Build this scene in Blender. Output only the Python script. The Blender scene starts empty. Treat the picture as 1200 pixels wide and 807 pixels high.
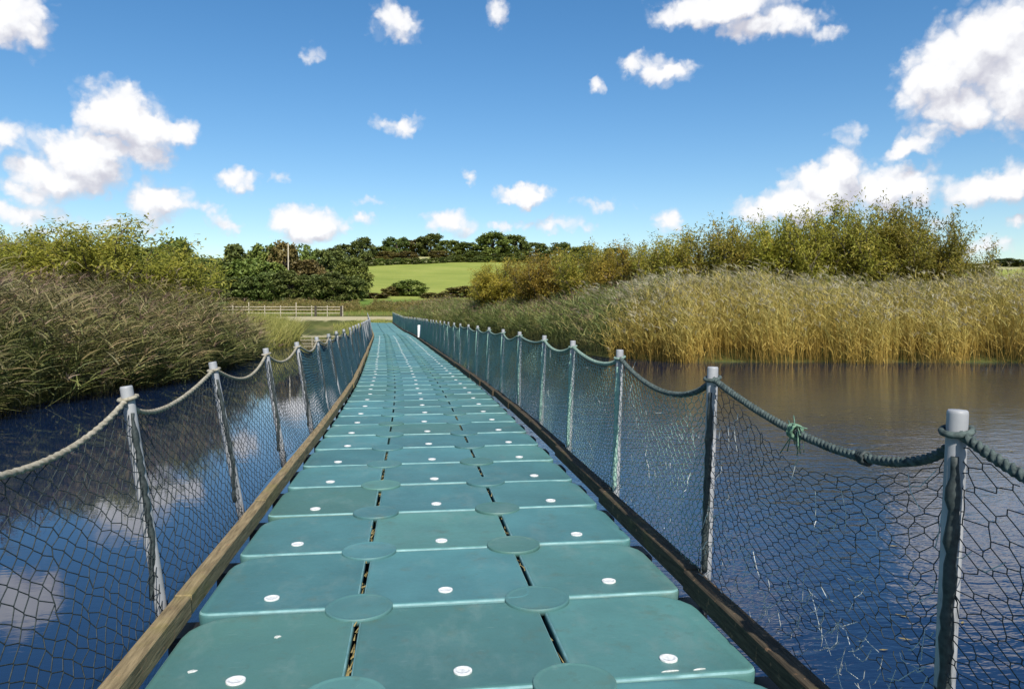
import bpy, math, random
import numpy as np
from mathutils import Vector, Matrix

sc = bpy.context.scene
COL = sc.collection
R = math.radians
rng = np.random.default_rng(7)
random.seed(7)

# ------------------------------------------------------------------ camera
F_PX, W_PX = 880.0, 1200.0
YAW = math.atan(118 / F_PX)          # turned right of the walkway axis
PITCH = math.atan(36.5 / F_PX)
cam = bpy.data.cameras.new('camera')
cam.sensor_width = 36.0
cam.lens = F_PX / W_PX * 36.0
cam.clip_start, cam.clip_end = 0.05, 12000
co = bpy.data.objects.new('camera', cam)
COL.objects.link(co)
co.location = (0, 0, 1.63)
co.rotation_euler = (math.pi / 2 - PITCH, 0, -YAW)
sc.camera = co

# ------------------------------------------------------------------ sun, sky, exposure
SUN_EL, SUN_AZ = R(44), R(180 - 6)      # azimuth clockwise from +Y: behind the camera, a little right
sv = Vector((math.sin(SUN_AZ) * math.cos(SUN_EL), math.cos(SUN_AZ) * math.cos(SUN_EL), math.sin(SUN_EL)))
sl = bpy.data.lights.new('sun', 'SUN')
sl.energy, sl.angle, sl.color = 5.0, R(0.53), (1.0, 0.95, 0.87)
so = bpy.data.objects.new('sun', sl)
COL.objects.link(so)
so.rotation_euler = sv.to_track_quat('Z', 'Y').to_euler()

sc.view_settings.view_transform = 'Standard'
sc.view_settings.look = 'None'
sc.view_settings.exposure = 0.4
sc.view_settings.gamma = 1.0
sc.view_settings.use_curve_mapping = False
try:
    cy = sc.cycles
    cy.max_bounces, cy.diffuse_bounces, cy.glossy_bounces = 6, 2, 3
    cy.transmission_bounces, cy.transparent_max_bounces = 3, 6
    cy.caustics_reflective = cy.caustics_refractive = False
    cy.use_denoising = True
except Exception:
    pass


def ray(px, py):
    """unit direction for a photograph pixel (used only to say where in the sky a cloud stands)"""
    fw = Vector((math.sin(YAW) * math.cos(PITCH), math.cos(YAW) * math.cos(PITCH), -math.sin(PITCH)))
    rt = Vector((math.cos(YAW), -math.sin(YAW), 0))
    up = rt.cross(fw)
    return (fw + rt * ((px - 600) / F_PX) + up * ((403.5 - py) / F_PX)).normalized()


# cloud puffs: x, y, rx, ry (pixels of arc), weight
PUFFS = [
    (137, 138, 44, 36, 1), (165, 155, 48, 30, 1), (205, 157, 26, 22, .85), (105, 182, 58, 38, 1), (70, 203, 50, 28, .9),
    (38, 218, 36, 20, .6), (165, 185, 40, 24, .75), (112, 103, 20, 10, .4), (8, 163, 34, 20, .6), (25, 246, 44, 18, .55),
    (8, 14, 46, 40, .8), (465, 24, 34, 24, .6), (580, 14, 15, 18, .5), (462, 144, 34, 13, .6),
    (273, 213, 30, 17, .65), (188, 238, 42, 24, .75), (362, 262, 50, 24, .95), (425, 258, 18, 11, .55),
    (265, 262, 22, 12, .5), (525, 258, 38, 18, .75), (617, 230, 40, 15, .85), (606, 236, 26, 10, .7),
    (743, 79, 20, 20, .7), (775, 86, 40, 20, .75), (700, 106, 13, 10, .5),
    (850, 6, 84, 22, .9), (905, 25, 62, 20, .75), (962, 38, 22, 11, .5), (800, 14, 34, 16, .7),
    (1100, 95, 46, 50, .95), (1150, 62, 64, 52, .95), (1190, 95, 60, 55, .9), (1125, 128, 58, 32, .8), (1100, 155, 60, 18, .4),
    (970, 220, 66, 36, 1), (920, 241, 62, 24, 1), (985, 203, 36, 28, 1), (1028, 226, 40, 30, .95), (1068, 220, 30, 26, .85),
    (880, 247, 30, 14, .7), (1062, 180, 26, 14, .7), (1165, 222, 60, 20, .85), (1192, 206, 34, 24, .85), (1145, 228, 36, 12, .6),
    (1000, 160, 24, 18, .45), (783, 263, 22, 18, .55), (1196, 266, 18, 10, .6), (1105, 257, 16, 12, .5), (1150, 290, 60, 12, .5),
    (215, 246, 40, 12, .4), (335, 210, 34, 10, .38), (440, 238, 30, 9, .36), (650, 263, 60, 12, .4), (590, 262, 40, 9, .36), (120, 262, 70, 14, .42),
    (700, 240, 40, 8, .3), (560, 210, 18, 10, .42), (362, 62, 26, 14, .3), (60, 270, 70, 12, .45),
    # the same weather goes on outside the frame
    (300, -170, 110, 40, .8), (900, -220, 130, 60, .8), (1450, 60, 110, 50, .9), (1420, 220, 130, 30, .8), (-240, 130, 120, 44, .9),
    (-200, -60, 80, 40, .8), (-420, 230, 140, 30, .8),
]
BACK = [(120, 14, .12, .05), (150, 22, .14, .06), (185, 12, .13, .045), (215, 30, .12, .06), (250, 16, .14, .05),
        (285, 35, .10, .05), (75, 30, .10, .05), (320, 50, .10, .06), (60, 60, .1, .06), (200, 60, .12, .08)]

w = bpy.data.worlds.new("World")
sc.world = w
w.use_nodes = True
nt = w.node_tree
nt.nodes.clear()


def cloud_group():
    g = bpy.data.node_groups.new('cloud_field', 'ShaderNodeTree')
    g.interface.new_socket('Vector', in_out='INPUT', socket_type='NodeSocketVector')
    g.interface.new_socket('Value', in_out='OUTPUT', socket_type='NodeSocketFloat')
    N, Lk = g.nodes, g.links
    gi, go = N.new('NodeGroupInput'), N.new('NodeGroupOutput')
    vec = gi.outputs[0]
    for scale, det, amp in ((9, 2, .042), (26, 3, .030), (80, 6, .016)):
        nz = N.new('ShaderNodeTexNoise')
        nz.inputs['Scale'].default_value, nz.inputs['Detail'].default_value = scale, det
        nz.inputs['Roughness'].default_value = .6
        Lk.new(gi.outputs[0], nz.inputs['Vector'])
        s = N.new('ShaderNodeVectorMath'); s.operation = 'SUBTRACT'
        Lk.new(nz.outputs['Color'], s.inputs[0]); s.inputs[1].default_value = (.5, .5, .5)
        m = N.new('ShaderNodeVectorMath'); m.operation = 'MULTIPLY_ADD'
        Lk.new(s.outputs[0], m.inputs[0]); m.inputs[1].default_value = (amp,) * 3
        Lk.new(vec, m.inputs[2])
        vec = m.outputs[0]
    items = []
    for x, y, rx, ry, wt in PUFFS:
        items.append((ray(x, y), rx / F_PX * 1.12, ry / F_PX * 1.12, wt))
    for az, el, rx, ry in BACK:
        a, e = R(az), R(el)
        items.append((Vector((math.sin(a) * math.cos(e), math.cos(a) * math.cos(e), math.sin(e))), rx, ry, .8))
    acc = None
    for d, rx, ry, wt in items:
        az = math.atan2(d.y, d.x)
        mp = N.new('ShaderNodeMapping'); mp.vector_type = 'TEXTURE'
        mp.inputs['Location'].default_value = d
        mp.inputs['Rotation'].default_value = (0, 0, az)
        mp.inputs['Scale'].default_value = (max(rx, ry) * 1.5, rx, ry)
        Lk.new(vec, mp.inputs['Vector'])
        ln = N.new('ShaderNodeVectorMath'); ln.operation = 'LENGTH'
        Lk.new(mp.outputs[0], ln.inputs[0])
        f = N.new('ShaderNodeMath'); f.operation = 'MULTIPLY_ADD'
        Lk.new(ln.outputs['Value'], f.inputs[0]); f.inputs[1].default_value = -wt; f.inputs[2].default_value = wt
        if acc is None:
            acc = f.outputs[0]
        else:
            mx = N.new('ShaderNodeMath'); mx.operation = 'SMOOTH_MAX'
            Lk.new(acc, mx.inputs[0]); Lk.new(f.outputs[0], mx.inputs[1]); mx.inputs[2].default_value = .15
            acc = mx.outputs[0]
    for scale, amt in ((34, .36), (80, .22)):          # billows
        vo = N.new('ShaderNodeTexVoronoi'); vo.feature = 'F1'
        vo.inputs['Scale'].default_value = scale
        Lk.new(vec, vo.inputs['Vector'])
        m = N.new('ShaderNodeMath'); m.operation = 'MULTIPLY_ADD'
        Lk.new(vo.outputs['Distance'], m.inputs[0]); m.inputs[1].default_value = -amt; m.inputs[2].default_value = amt * .42
        ad = N.new('ShaderNodeMath'); Lk.new(acc, ad.inputs[0]); Lk.new(m.outputs[0], ad.inputs[1])
        acc = ad.outputs[0]
    Lk.new(acc, go.inputs[0])
    return g


def build_sky():
    N, Lk = nt.nodes, nt.links
    sky = N.new('ShaderNodeTexSky')
    sky.sky_type = 'NISHITA'
    sky.sun_disc = False
    sky.sun_elevation, sky.sun_rotation = SUN_EL, SUN_AZ
    sky.air_density, sky.dust_density, sky.ozone_density, sky.altitude = 1.0, 0.5, 1.3, 50
    hs = N.new('ShaderNodeHueSaturation')
    hs.inputs['Saturation'].default_value, hs.inputs['Value'].default_value = 1.34, 1.0
    Lk.new(sky.outputs[0], hs.inputs['Color'])
    tc = N.new('ShaderNodeTexCoord')
    g = cloud_group()
    a = N.new('ShaderNodeGroup'); a.node_tree = g
    Lk.new(tc.outputs['Generated'], a.inputs[0])
    lt = N.new('ShaderNodeVectorMath'); lt.operation = 'ADD'
    Lk.new(tc.outputs['Generated'], lt.inputs[0]); lt.inputs[1].default_value = (-.010, 0, .024)
    b = N.new('ShaderNodeGroup'); b.node_tree = g
    Lk.new(lt.outputs[0], b.inputs[0])
    den = N.new('ShaderNodeMapRange'); den.interpolation_type = 'SMOOTHSTEP'
    den.inputs['From Min'].default_value, den.inputs['From Max'].default_value = .04, .46
    den.inputs['To Max'].default_value = .97
    Lk.new(a.outputs[0], den.inputs['Value'])
    df = N.new('ShaderNodeMath'); df.operation = 'SUBTRACT'
    Lk.new(a.outputs[0], df.inputs[0]); Lk.new(b.outputs[0], df.inputs[1])
    sh = N.new('ShaderNodeMapRange'); sh.interpolation_type = 'SMOOTHSTEP'
    sh.inputs['From Min'].default_value, sh.inputs['From Max'].default_value = -.5, .30
    Lk.new(df.outputs[0], sh.inputs['Value'])
    thick = N.new('ShaderNodeMapRange')
    thick.inputs['From Min'].default_value, thick.inputs['From Max'].default_value = .1, .6
    thick.inputs['To Min'].default_value = .5
    Lk.new(a.outputs[0], thick.inputs['Value'])
    sm = N.new('ShaderNodeMath'); sm.operation = 'MULTIPLY'
    Lk.new(sh.outputs[0], sm.inputs[0]); Lk.new(thick.outputs[0], sm.inputs[1])
    cr = N.new('ShaderNodeMix'); cr.data_type = 'RGBA'
    cr.inputs['A'].default_value = (4.5, 4.5, 5.1, 1); cr.inputs['B'].default_value = (7.7, 7.7, 7.75, 1)
    Lk.new(sm.outputs[0], cr.inputs['Factor'])
    mx = N.new('ShaderNodeMix'); mx.data_type = 'RGBA'
    Lk.new(den.outputs[0], mx.inputs['Factor']); Lk.new(hs.outputs[0], mx.inputs['A']); Lk.new(cr.outputs['Result'], mx.inputs['B'])
    bg = N.new('ShaderNodeBackground'); bg.inputs['Strength'].default_value = .105
    Lk.new(mx.outputs['Result'], bg.inputs['Color'])
    out = N.new('ShaderNodeOutputWorld')
    Lk.new(bg.outputs[0], out.inputs['Surface'])


build_sky()


# ------------------------------------------------------------------ helpers
class Mat:
    """small node-material builder"""

    def __init__(s, name):
        s.m = bpy.data.materials.new(name)
        s.m.use_nodes = True
        s.t = s.m.node_tree
        s.p = s.t.nodes['Principled BSDF']
        s.out = s.t.nodes['Material Output']

    def n(s, typ, **kw):
        nd = s.t.nodes.new(typ)
        for k, v in kw.items():
            if k in nd.inputs.keys():
                nd.inputs[k].default_value = v
            else:
                setattr(nd, k, v)
        return nd

    def l(s, a, b):
        s.t.links.new(a, b)

    def coord(s, kind='Object'):
        return s.n('ShaderNodeTexCoord').outputs[kind]

    def pos(s):
        return s.n('ShaderNodeNewGeometry').outputs['Position']

    def noise(s, vec, scale, detail=4, rough=.55, stretch=None):
        if stretch:
            mp = s.n('ShaderNodeMapping', Scale=stretch)
            s.l(vec, mp.inputs['Vector']); vec = mp.outputs[0]
        nz = s.n('ShaderNodeTexNoise', Scale=scale, Detail=detail, Roughness=rough)
        s.l(vec, nz.inputs['Vector'])
        return nz.outputs['Fac']

    def ramp(s, fac, stops):
        r = s.n('ShaderNodeValToRGB')
        e = r.color_ramp.elements
        while len(e) < len(stops):
            e.new(.5)
        for el, (p, c) in zip(e, stops):
            el.position = p; el.color = (*c, 1)
        s.l(fac, r.inputs['Fac'])
        return r.outputs['Color']

    def step(s, v, a, b):
        r = s.n('ShaderNodeMapRange', interpolation_type='SMOOTHSTEP')
        r.inputs['From Min'].default_value, r.inputs['From Max'].default_value = a, b
        s.l(v, r.inputs['Value'])
        return r.outputs[0]

    def mix(s, fac, a, b, mode='MIX'):
        m = s.n('ShaderNodeMix', data_type='RGBA', blend_type=mode)
        for v, k in ((fac, 'Factor'), (a, 'A'), (b, 'B')):
            sock = m.inputs[k] if k != 'Factor' else m.inputs['Factor']
            if hasattr(v, 'links') or hasattr(v, 'is_linked'):
                s.l(v, sock)
            elif isinstance(v, tuple):
                sock.default_value = (*v, 1)
            else:
                sock.default_value = v
        return m.outputs['Result']

    def math(s, op, a, b=None):
        m = s.n('ShaderNodeMath', operation=op)
        for i, v in enumerate((a, b)):
            if v is None:
                continue
            if hasattr(v, 'is_linked'):
                s.l(v, m.inputs[i])
            else:
                m.inputs[i].default_value = v
        return m.outputs[0]

    def attr(s, name):
        a = s.n('ShaderNodeAttribute', attribute_name=name)
        return a.outputs['Fac']

    def bump(s, h, strength=.3, dist=.01):
        b = s.n('ShaderNodeBump', Strength=strength, Distance=dist)
        s.l(h, b.inputs['Height']); s.l(b.outputs[0], s.p.inputs['Normal'])

    def base(s, c, rough=.6, spec=.5):
        if isinstance(c, tuple):
            s.p.inputs['Base Color'].default_value = (*c, 1)
        else:
            s.l(c, s.p.inputs['Base Color'])
        s.p.inputs['Roughness'].default_value = rough
        s.p.inputs['Specular IOR Level'].default_value = spec
        return s

    def leafy(s, c, trans=.35):
        """thin leaves: light also passes through"""
        s.base(c, .55, .25)
        tr = s.n('ShaderNodeBsdfTranslucent')
        s.l(c, tr.inputs['Color'])
        mx = s.n('ShaderNodeMixShader', Fac=trans)
        s.l(s.p.outputs[0], mx.inputs[1]); s.l(tr.outputs[0], mx.inputs[2])
        s.l(mx.outputs[0], s.out.inputs['Surface'])
        return s


def props(o, label=None, cat=None, group=None, kind=None):
    if label: o['label'] = label
    if cat: o['category'] = cat
    if group: o['group'] = group
    if kind: o['kind'] = kind
    return o


def empty(name, loc=(0, 0, 0), **kw):
    o = bpy.data.objects.new(name, None)
    o.empty_display_size = .2
    COL.objects.link(o)
    o.location = loc
    return props(o, **kw)


def link(name, me, parent=None, loc=None, **kw):
    o = bpy.data.objects.new(name, me)
    COL.objects.link(o)
    if parent is not None:
        o.parent = parent
    if loc is not None:
        o.location = loc
    return props(o, **kw)


def npmesh(name, V, Fq, mat, attrs=None, smooth=False):
    """V (n,3); Fq (m,k) int, all faces with k corners"""
    me = bpy.data.meshes.new(name)
    V = np.asarray(V, np.float32); Fq = np.asarray(Fq, np.int32)
    m, k = Fq.shape
    me.vertices.add(len(V)); me.vertices.foreach_set('co', V.ravel())
    me.loops.add(m * k); me.loops.foreach_set('vertex_index', Fq.ravel())
    me.polygons.add(m)
    me.polygons.foreach_set('loop_start', np.arange(0, m * k, k, dtype=np.int32))
    if smooth:
        me.polygons.foreach_set('use_smooth', np.ones(m, bool))
    me.update(calc_edges=True)
    for an, av in (attrs or {}).items():
        a = me.attributes.new(an, 'FLOAT', 'POINT')
        a.data.foreach_set('value', np.asarray(av, np.float32))
    me.materials.append(mat)
    return me


def pymesh(name, V, Fs, mat, smooth=False):
    me = bpy.data.meshes.new(name)
    me.from_pydata([tuple(map(float, v)) for v in V], [], Fs)
    if smooth:
        for p in me.polygons: p.use_smooth = True
    me.materials.append(mat)
    me.update()
    return me


class Geo:
    """collects verts and polygons for one mesh"""

    def __init__(s):
        s.V, s.F = [], []

    def ring_stack(s, rings, cap0=True, cap1=True):
        n = len(rings[0]); b = len(s.V)
        for r in rings: s.V += [tuple(p) for p in r]
        for i in range(len(rings) - 1):
            for j in range(n):
                k = (j + 1) % n
                s.F.append((b + i * n + j, b + i * n + k, b + (i + 1) * n + k, b + (i + 1) * n + j))
        if cap0: s.F.append(tuple(b + j for j in range(n))[::-1])
        if cap1: s.F.append(tuple(b + (len(rings) - 1) * n + j for j in range(n)))
        return s

    def tube(s, pts, rad, n=8, lobes=0, twist=0, cap=True):
        pts = [Vector(p) for p in pts]
        rings = []
        L = 0
        for i, p in enumerate(pts):
            t = (pts[min(i + 1, len(pts) - 1)] - pts[max(i - 1, 0)]).normalized()
            ref = Vector((0, 0, 1)) if abs(t.z) < .9 else Vector((0, 1, 0))
            a = t.cross(ref).normalized(); b = t.cross(a)
            if i: L += (p - pts[i - 1]).length
            rr = rad[i] if hasattr(rad, '__len__') else rad
            ring = []
            for j in range(n):
                th = 2 * math.pi * j / n
                q = rr * (1 + (.22 * math.cos(lobes * th) if lobes else 0))
                ph = th + twist * L
                ring.append(p + a * (q * math.cos(ph)) + b * (q * math.sin(ph)))
            rings.append(ring)
        return s.ring_stack(rings, cap, cap)

    def box(s, c, d, rz=0.0, bev=0.0):
        c = Vector(c); m = Matrix.Rotation(rz, 3, 'Z')
        hx, hy, hz = d[0] / 2, d[1] / 2, d[2] / 2
        b = min(bev, hx * .9, hy * .9, hz * .9)
        if b <= 0:
            rings = [[c + m @ Vector((x * hx, y * hy, z * hz)) for x, y in ((-1, -1), (1, -1), (1, 1), (-1, 1))] for z in (-1, 1)]
        else:
            def rr(ix, z):
                X, Y = hx - ix, hy - ix
                return [c + m @ Vector((x, y, z)) for x, y in
                        ((-X + b, -Y), (X - b, -Y), (X, -Y + b), (X, Y - b), (X - b, Y), (-X + b, Y), (-X, Y - b), (-X, -Y + b))]
            rings = [rr(b * .8, -hz), rr(0, -hz + b), rr(0, hz - b), rr(b * .8, hz)]
        return s.ring_stack(rings)

    def build(s, name, mat, parent=None, smooth=False, **kw):
        return link(name, pymesh(name, s.V, s.F, mat, smooth), parent, **kw)


def strips(P, D, L, W, droop, droopdir, segs=3, rnd=None, tip=.12):
    """curved leaf / stem ribbons: P base (N,3), D unit direction, L length, W width; bends towards droopdir"""
    N = len(P)
    L = np.broadcast_to(np.asarray(L, float), (N,)); W = np.broadcast_to(np.asarray(W, float), (N,))
    droop = np.broadcast_to(np.asarray(droop, float), (N,))
    t = np.linspace(0, 1, segs + 1)
    C = P[:, None, :] + D[:, None, :] * (L[:, None] * t)[:, :, None] + droopdir[:, None, :] * ((L * droop)[:, None] * t ** 2)[:, :, None]
    th = rng.uniform(0, 2 * np.pi, N)
    S = np.stack([np.cos(th), np.sin(th), rng.uniform(-.3, .3, N)], 1)
    S -= D * (S * D).sum(1, keepdims=True)
    S /= np.linalg.norm(S, axis=1, keepdims=True) + 1e-9
    wp = (1 - t) * (1 - tip) + tip
    if segs >= 2:
        wp[0] *= .7
    off = S[:, None, :] * (W[:, None] * wp * .5)[:, :, None]
    V = np.stack([C - off, C + off], 2).reshape(N, (segs + 1) * 2, 3)
    q = np.array([[2 * i, 2 * i + 1, 2 * i + 3, 2 * i + 2] for i in range(segs)])
    Fq = (q[None] + (np.arange(N) * (segs + 1) * 2)[:, None, None]).reshape(-1, 4)
    if rnd is None:
        rnd = rng.random(N)
    r = np.repeat(rnd, (segs + 1) * 2)
    tt = np.tile(np.repeat(t, 2), N)
    return V.reshape(-1, 3), Fq, r, tt


def merge(parts):
    Vs, Fs, Rs, Ts, b = [], [], [], [], 0
    for V, Fq, r, t in parts:
        Vs.append(V); Fs.append(Fq + b); Rs.append(r); Ts.append(t); b += len(V)
    return np.concatenate(Vs), np.concatenate(Fs), np.concatenate(Rs), np.concatenate(Ts)


def unit(v):
    return v / (np.linalg.norm(v, axis=-1, keepdims=True) + 1e-9)


def sstep(x, a, b):
    t = np.clip((x - a) / (b - a), 0, 1)
    return t * t * (3 - 2 * t)


# ------------------------------------------------------------------ walkway line (gentle bend to the left, rising at the far bank)
_ys = np.linspace(-20, 140, 1601)
_sl = -.037 * sstep(_ys, 8, 24) - .024 * sstep(_ys, 46, 62)
_cx = np.concatenate([[0], np.cumsum((_sl[1:] + _sl[:-1]) / 2 * np.diff(_ys))])


def cl(y):
    return float(np.interp(y, _ys, _cx))


def head(y):
    return float(np.interp(y, _ys, _sl))


def dz(y):
    return float(.5 * np.clip((y - 66) / 34, 0, 1) ** 1.3)


def on(y, x, z=0.0):
    """point at station y, x to the right of the line, z above the deck"""
    return Vector((cl(y) + x, y - head(y) * x, dz(y) + z))


WATER_Z = -.30
POND = np.array([(-9, -70), (-8.6, 0), (-8.3, 10), (-8.2, 16), (-7.5, 19), (-6.8, 22.5), (-6.9, 28), (-7.4, 37), (-6.9, 44), (-7.6, 52), (-9.5, 70),
                 (-12, 86), (-18, 95), (-26, 97), (-26, 99), (-10, 98.5), (-4, 94), (0, 92), (3, 86), (6.5, 72), (8.4, 56), (8.6, 46), (7.9, 36), (8.3, 32), (10.3, 28.6),
                 (14, 27.9), (17.5, 27.6), (21, 26.8), (24, 26.2), (30, 25.6), (40, 23), (58, 8), (66, -20), (60, -70)])


def pond_sd(X, Y):
    """signed distance to the pond outline, negative on the water"""
    A = POND; B = np.roll(POND, -1, 0)
    best = np.full(X.shape, 1e9); inside = np.zeros(X.shape, bool)
    for (ax, ay), (bx, by) in zip(A, B):
        ex, ey = bx - ax, by - ay
        t = np.clip(((X - ax) * ex + (Y - ay) * ey) / (ex * ex + ey * ey), 0, 1)
        best = np.minimum(best, np.hypot(X - ax - t * ex, Y - ay - t * ey))
        c = ((ay > Y) != (by > Y)) & (X < (bx - ax) * (Y - ay) / (by - ay + 1e-12) + ax)
        inside ^= c
    return np.where(inside, -best, best)


def terrain(X, Y):
    X = np.asarray(X, float); Y = np.asarray(Y, float)
    sd = pond_sd(X, Y)
    land = np.where(sd > 0, -.30 + .45 * sstep(sd, 0, 2.5), -.30 + np.clip(sd * .4, -1.3, 0))
    far = np.interp(Y, [-1e5, 96, 104, 118, 150, 190, 300, 390, 620, 900, 1e5], [0, 0, .85, 1.2, 3.6, 5.8, 19.8, 29.5, 33, 34, 34])
    far = far + np.clip((Y - 150) / 150, 0, 1) * (1.2 * np.sin(X * .021 + 1) + .8 * np.sin(X * .05 + Y * .02))
    # the hill falls away slowly to the right of the view
    return land + far


# ------------------------------------------------------------------ materials
def m_ground():
    s = Mat('marsh_and_fields')
    p = s.pos()
    sep = s.n('ShaderNodeSeparateXYZ'); s.l(p, sep.inputs[0])
    n1 = s.noise(p, .35, 5); n2 = s.noise(p, 6, 4); n3 = s.noise(p, .06, 4)
    marsh = s.ramp(n1, [(.3, (.035, .035, .014)), (.55, (.075, .085, .024)), (.75, (.16, .14, .055))])
    fld = s.ramp(n3, [(.3, (.19, .225, .045)), (.55, (.25, .275, .06)), (.75, (.32, .31, .085))])
    fld = s.mix(s.step(n2, .3, .8), fld, s.mix(.5, fld, (.12, .19, .03)))
    rows = s.noise(p, .5, 3, .5, (.12, 1.2, 1))
    fld = s.mix(s.math('MULTIPLY', s.step(rows, .45, .7), .45), fld, (.32, .33, .08))
    fld = s.mix(s.math('MULTIPLY', s.step(s.noise(p, .9, 5, .7), .45, .75), .4), fld, (.17, .19, .045))
    straw = s.ramp(n1, [(.3, (.30, .27, .14)), (.7, (.40, .36, .21))])
    yy = s.math('ADD', sep.outputs[1], s.math('MULTIPLY', n1, 6))
    c = s.mix(s.step(yy, 116, 122), marsh, s.ramp(n2, [(.3, (.07, .12, .02)), (.7, (.15, .22, .04))]))
    c = s.mix(s.step(yy, 158, 176), c, fld)
    c = s.mix(s.math('MULTIPLY', s.step(yy, 306, 312), s.step(n1, .35, .6)), c, straw)
    c = s.mix(s.step(yy, 372, 400), c, (.06, .08, .025))
    path = s.math('MULTIPLY', s.step(yy, 103.5, 105), s.math('SUBTRACT', 1.0, s.step(yy, 112, 114)))
    c = s.mix(path, c, s.ramp(n2, [(.3, (.42, .36, .24)), (.7, (.3, .27, .13))]))
    s.base(c, .95, .1)
    s.bump(n2, .5, .1)
    return s.m


def m_water():
    s = Mat('pond_water')
    p = s.pos()
    sep = s.n('ShaderNodeSeparateXYZ'); s.l(p, sep.inputs[0])
    s.base((.005, .014, .042), .02, .5)
    s.p.inputs['IOR'].default_value = 1.62
    wind = s.step(sep.outputs[0], -3.0, 5.0)              # the left arm of the pond lies in the lee of the reeds
    big = s.noise(p, 1.1, 2, .5, (1.0, 1.6, 1))
    mid = s.noise(p, 5.0, 3, .6, (.75, 1.7, 1))
    gust = s.step(s.noise(p, .10, 2), .35, .65)
    a = s.n('ShaderNodeMath', operation='MULTIPLY_ADD')
    s.l(wind, a.inputs[0]); s.l(s.math('ADD', s.math('MULTIPLY', gust, .55), .45), a.inputs[1]); a.inputs[2].default_value = .03
    lee = s.math('SUBTRACT', 1.0, s.math('MULTIPLY', s.step(sep.outputs[1], 18, 26), .85))   # calm under the reeds
    h = s.math('ADD', s.math('MULTIPLY', big, .5), s.math('MULTIPLY', mid, .5))
    b = s.n('ShaderNodeBump', Distance=.030)
    s.l(s.math('MULTIPLY', a.outputs[0], lee), b.inputs['Strength']); s.l(h, b.inputs['Height']); s.l(b.outputs[0], s.p.inputs['Normal'])
    return s.m


def m_deck(name, tint):
    s = Mat(name)
    oi = s.n('ShaderNodeObjectInfo')
    o = s.coord()
    ad = s.n('ShaderNodeVectorMath', operation='ADD'); s.l(o, ad.inputs[0])
    cx = s.n('ShaderNodeVectorMath', operation='SCALE'); s.l(oi.outputs['Location'], cx.inputs[0]); cx.inputs['Scale'].default_value = 3.7
    s.l(cx.outputs[0], ad.inputs[1])
    v = ad.outputs[0]
    a = tint
    n1 = s.noise(v, 2.2, 5, .6); n2 = s.noise(v, 26, 4, .6); n3 = s.noise(v, 9, 6, .7)
    c = s.ramp(n1, [(.3, tuple(x * .86 for x in a)), (.7, tuple(x * 1.12 for x in a))])
    green = (a[0] * 1.25, a[1] * 1.02, a[2] * .70)
    c = s.mix(s.math('MULTIPLY', s.step(oi.outputs['Random'], .35, 1.0), .55), c, green)
    val = s.n('ShaderNodeHueSaturation'); s.l(c, val.inputs['Color'])
    vr = s.n('ShaderNodeMapRange'); vr.inputs['To Min'].default_value = .82; vr.inputs['To Max'].default_value = 1.14
    s.l(s.math('FRACT', s.math('MULTIPLY', oi.outputs['Random'], 7.31)), vr.inputs['Value']); s.l(vr.outputs[0], val.inputs['Value'])
    c = val.outputs[0]
    # chalky scuffs and a film of silt
    c = s.mix(s.math('MULTIPLY', s.step(n3, .58, .80), .40), c, (.20, .30, .27))
    scr = s.noise(v, 7, 3, .5, (1, 14, 1))
    c = s.mix(s.math('MULTIPLY', s.step(scr, .66, .74), .22), c, (.28, .36, .34))
    dirt = s.noise(v, 4.5, 6, .65)
    c = s.mix(s.math('MULTIPLY', s.step(s.noise(v, 1.3, 3), .45, .75), .35), c, tuple(x * .72 for x in a))
    smear = s.noise(v, 3.2, 6, .72, (1, .45, 1))
    c = s.mix(s.math('MULTIPLY', s.step(smear, .50, .72), .38), c, (.15, .22, .20))
    foot = s.noise(v, 8.5, 5, .75)
    c = s.mix(s.math('MULTIPLY', s.step(foot, .56, .70), .28), c, (.065, .085, .06))
    spk = s.noise(v, 130, 2, .5)
    c = s.mix(s.math('MULTIPLY', s.step(spk, .66, .74), .5), c, (.05, .075, .055))
    c = s.mix(s.math('MULTIPLY', s.step(dirt, .54, .80), .6), c, (.075, .105, .07))
    s.base(c, .42, .5)
    r = s.n('ShaderNodeMapRange'); s.l(n2, r.inputs['Value']); r.inputs['To Min'].default_value = .42; r.inputs['To Max'].default_value = .66
    s.l(r.outputs[0], s.p.inputs['Roughness'])
    s.bump(s.math('ADD', s.math('MULTIPLY', n2, .25), n1), .25, .02)
    return s.m


def m_wood(name, dark, light, moss=.3):
    s = Mat(name)
    oi = s.n('ShaderNodeObjectInfo')
    p = s.coord()
    ad = s.n('ShaderNodeVectorMath', operation='ADD'); s.l(p, ad.inputs[0]); s.l(oi.outputs['Location'], ad.inputs[1])
    v = ad.outputs[0]
    gr = s.noise(v, 14, 5, .6, (4, .35, 4)); bl = s.noise(v, 3, 5, .65)
    c = s.ramp(gr, [(.3, dark), (.7, light)])
    c = s.mix(s.math('MULTIPLY', s.step(bl, .5, .75), moss), c, (.16, .15, .03))
    c = s.mix(s.math('MULTIPLY', s.step(s.noise(v, 18, 3), .62, .7), .5), c, (.30, .17, .09))
    s.base(c, .85, .2)
    s.bump(gr, .6, .01)
    return s.m


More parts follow.
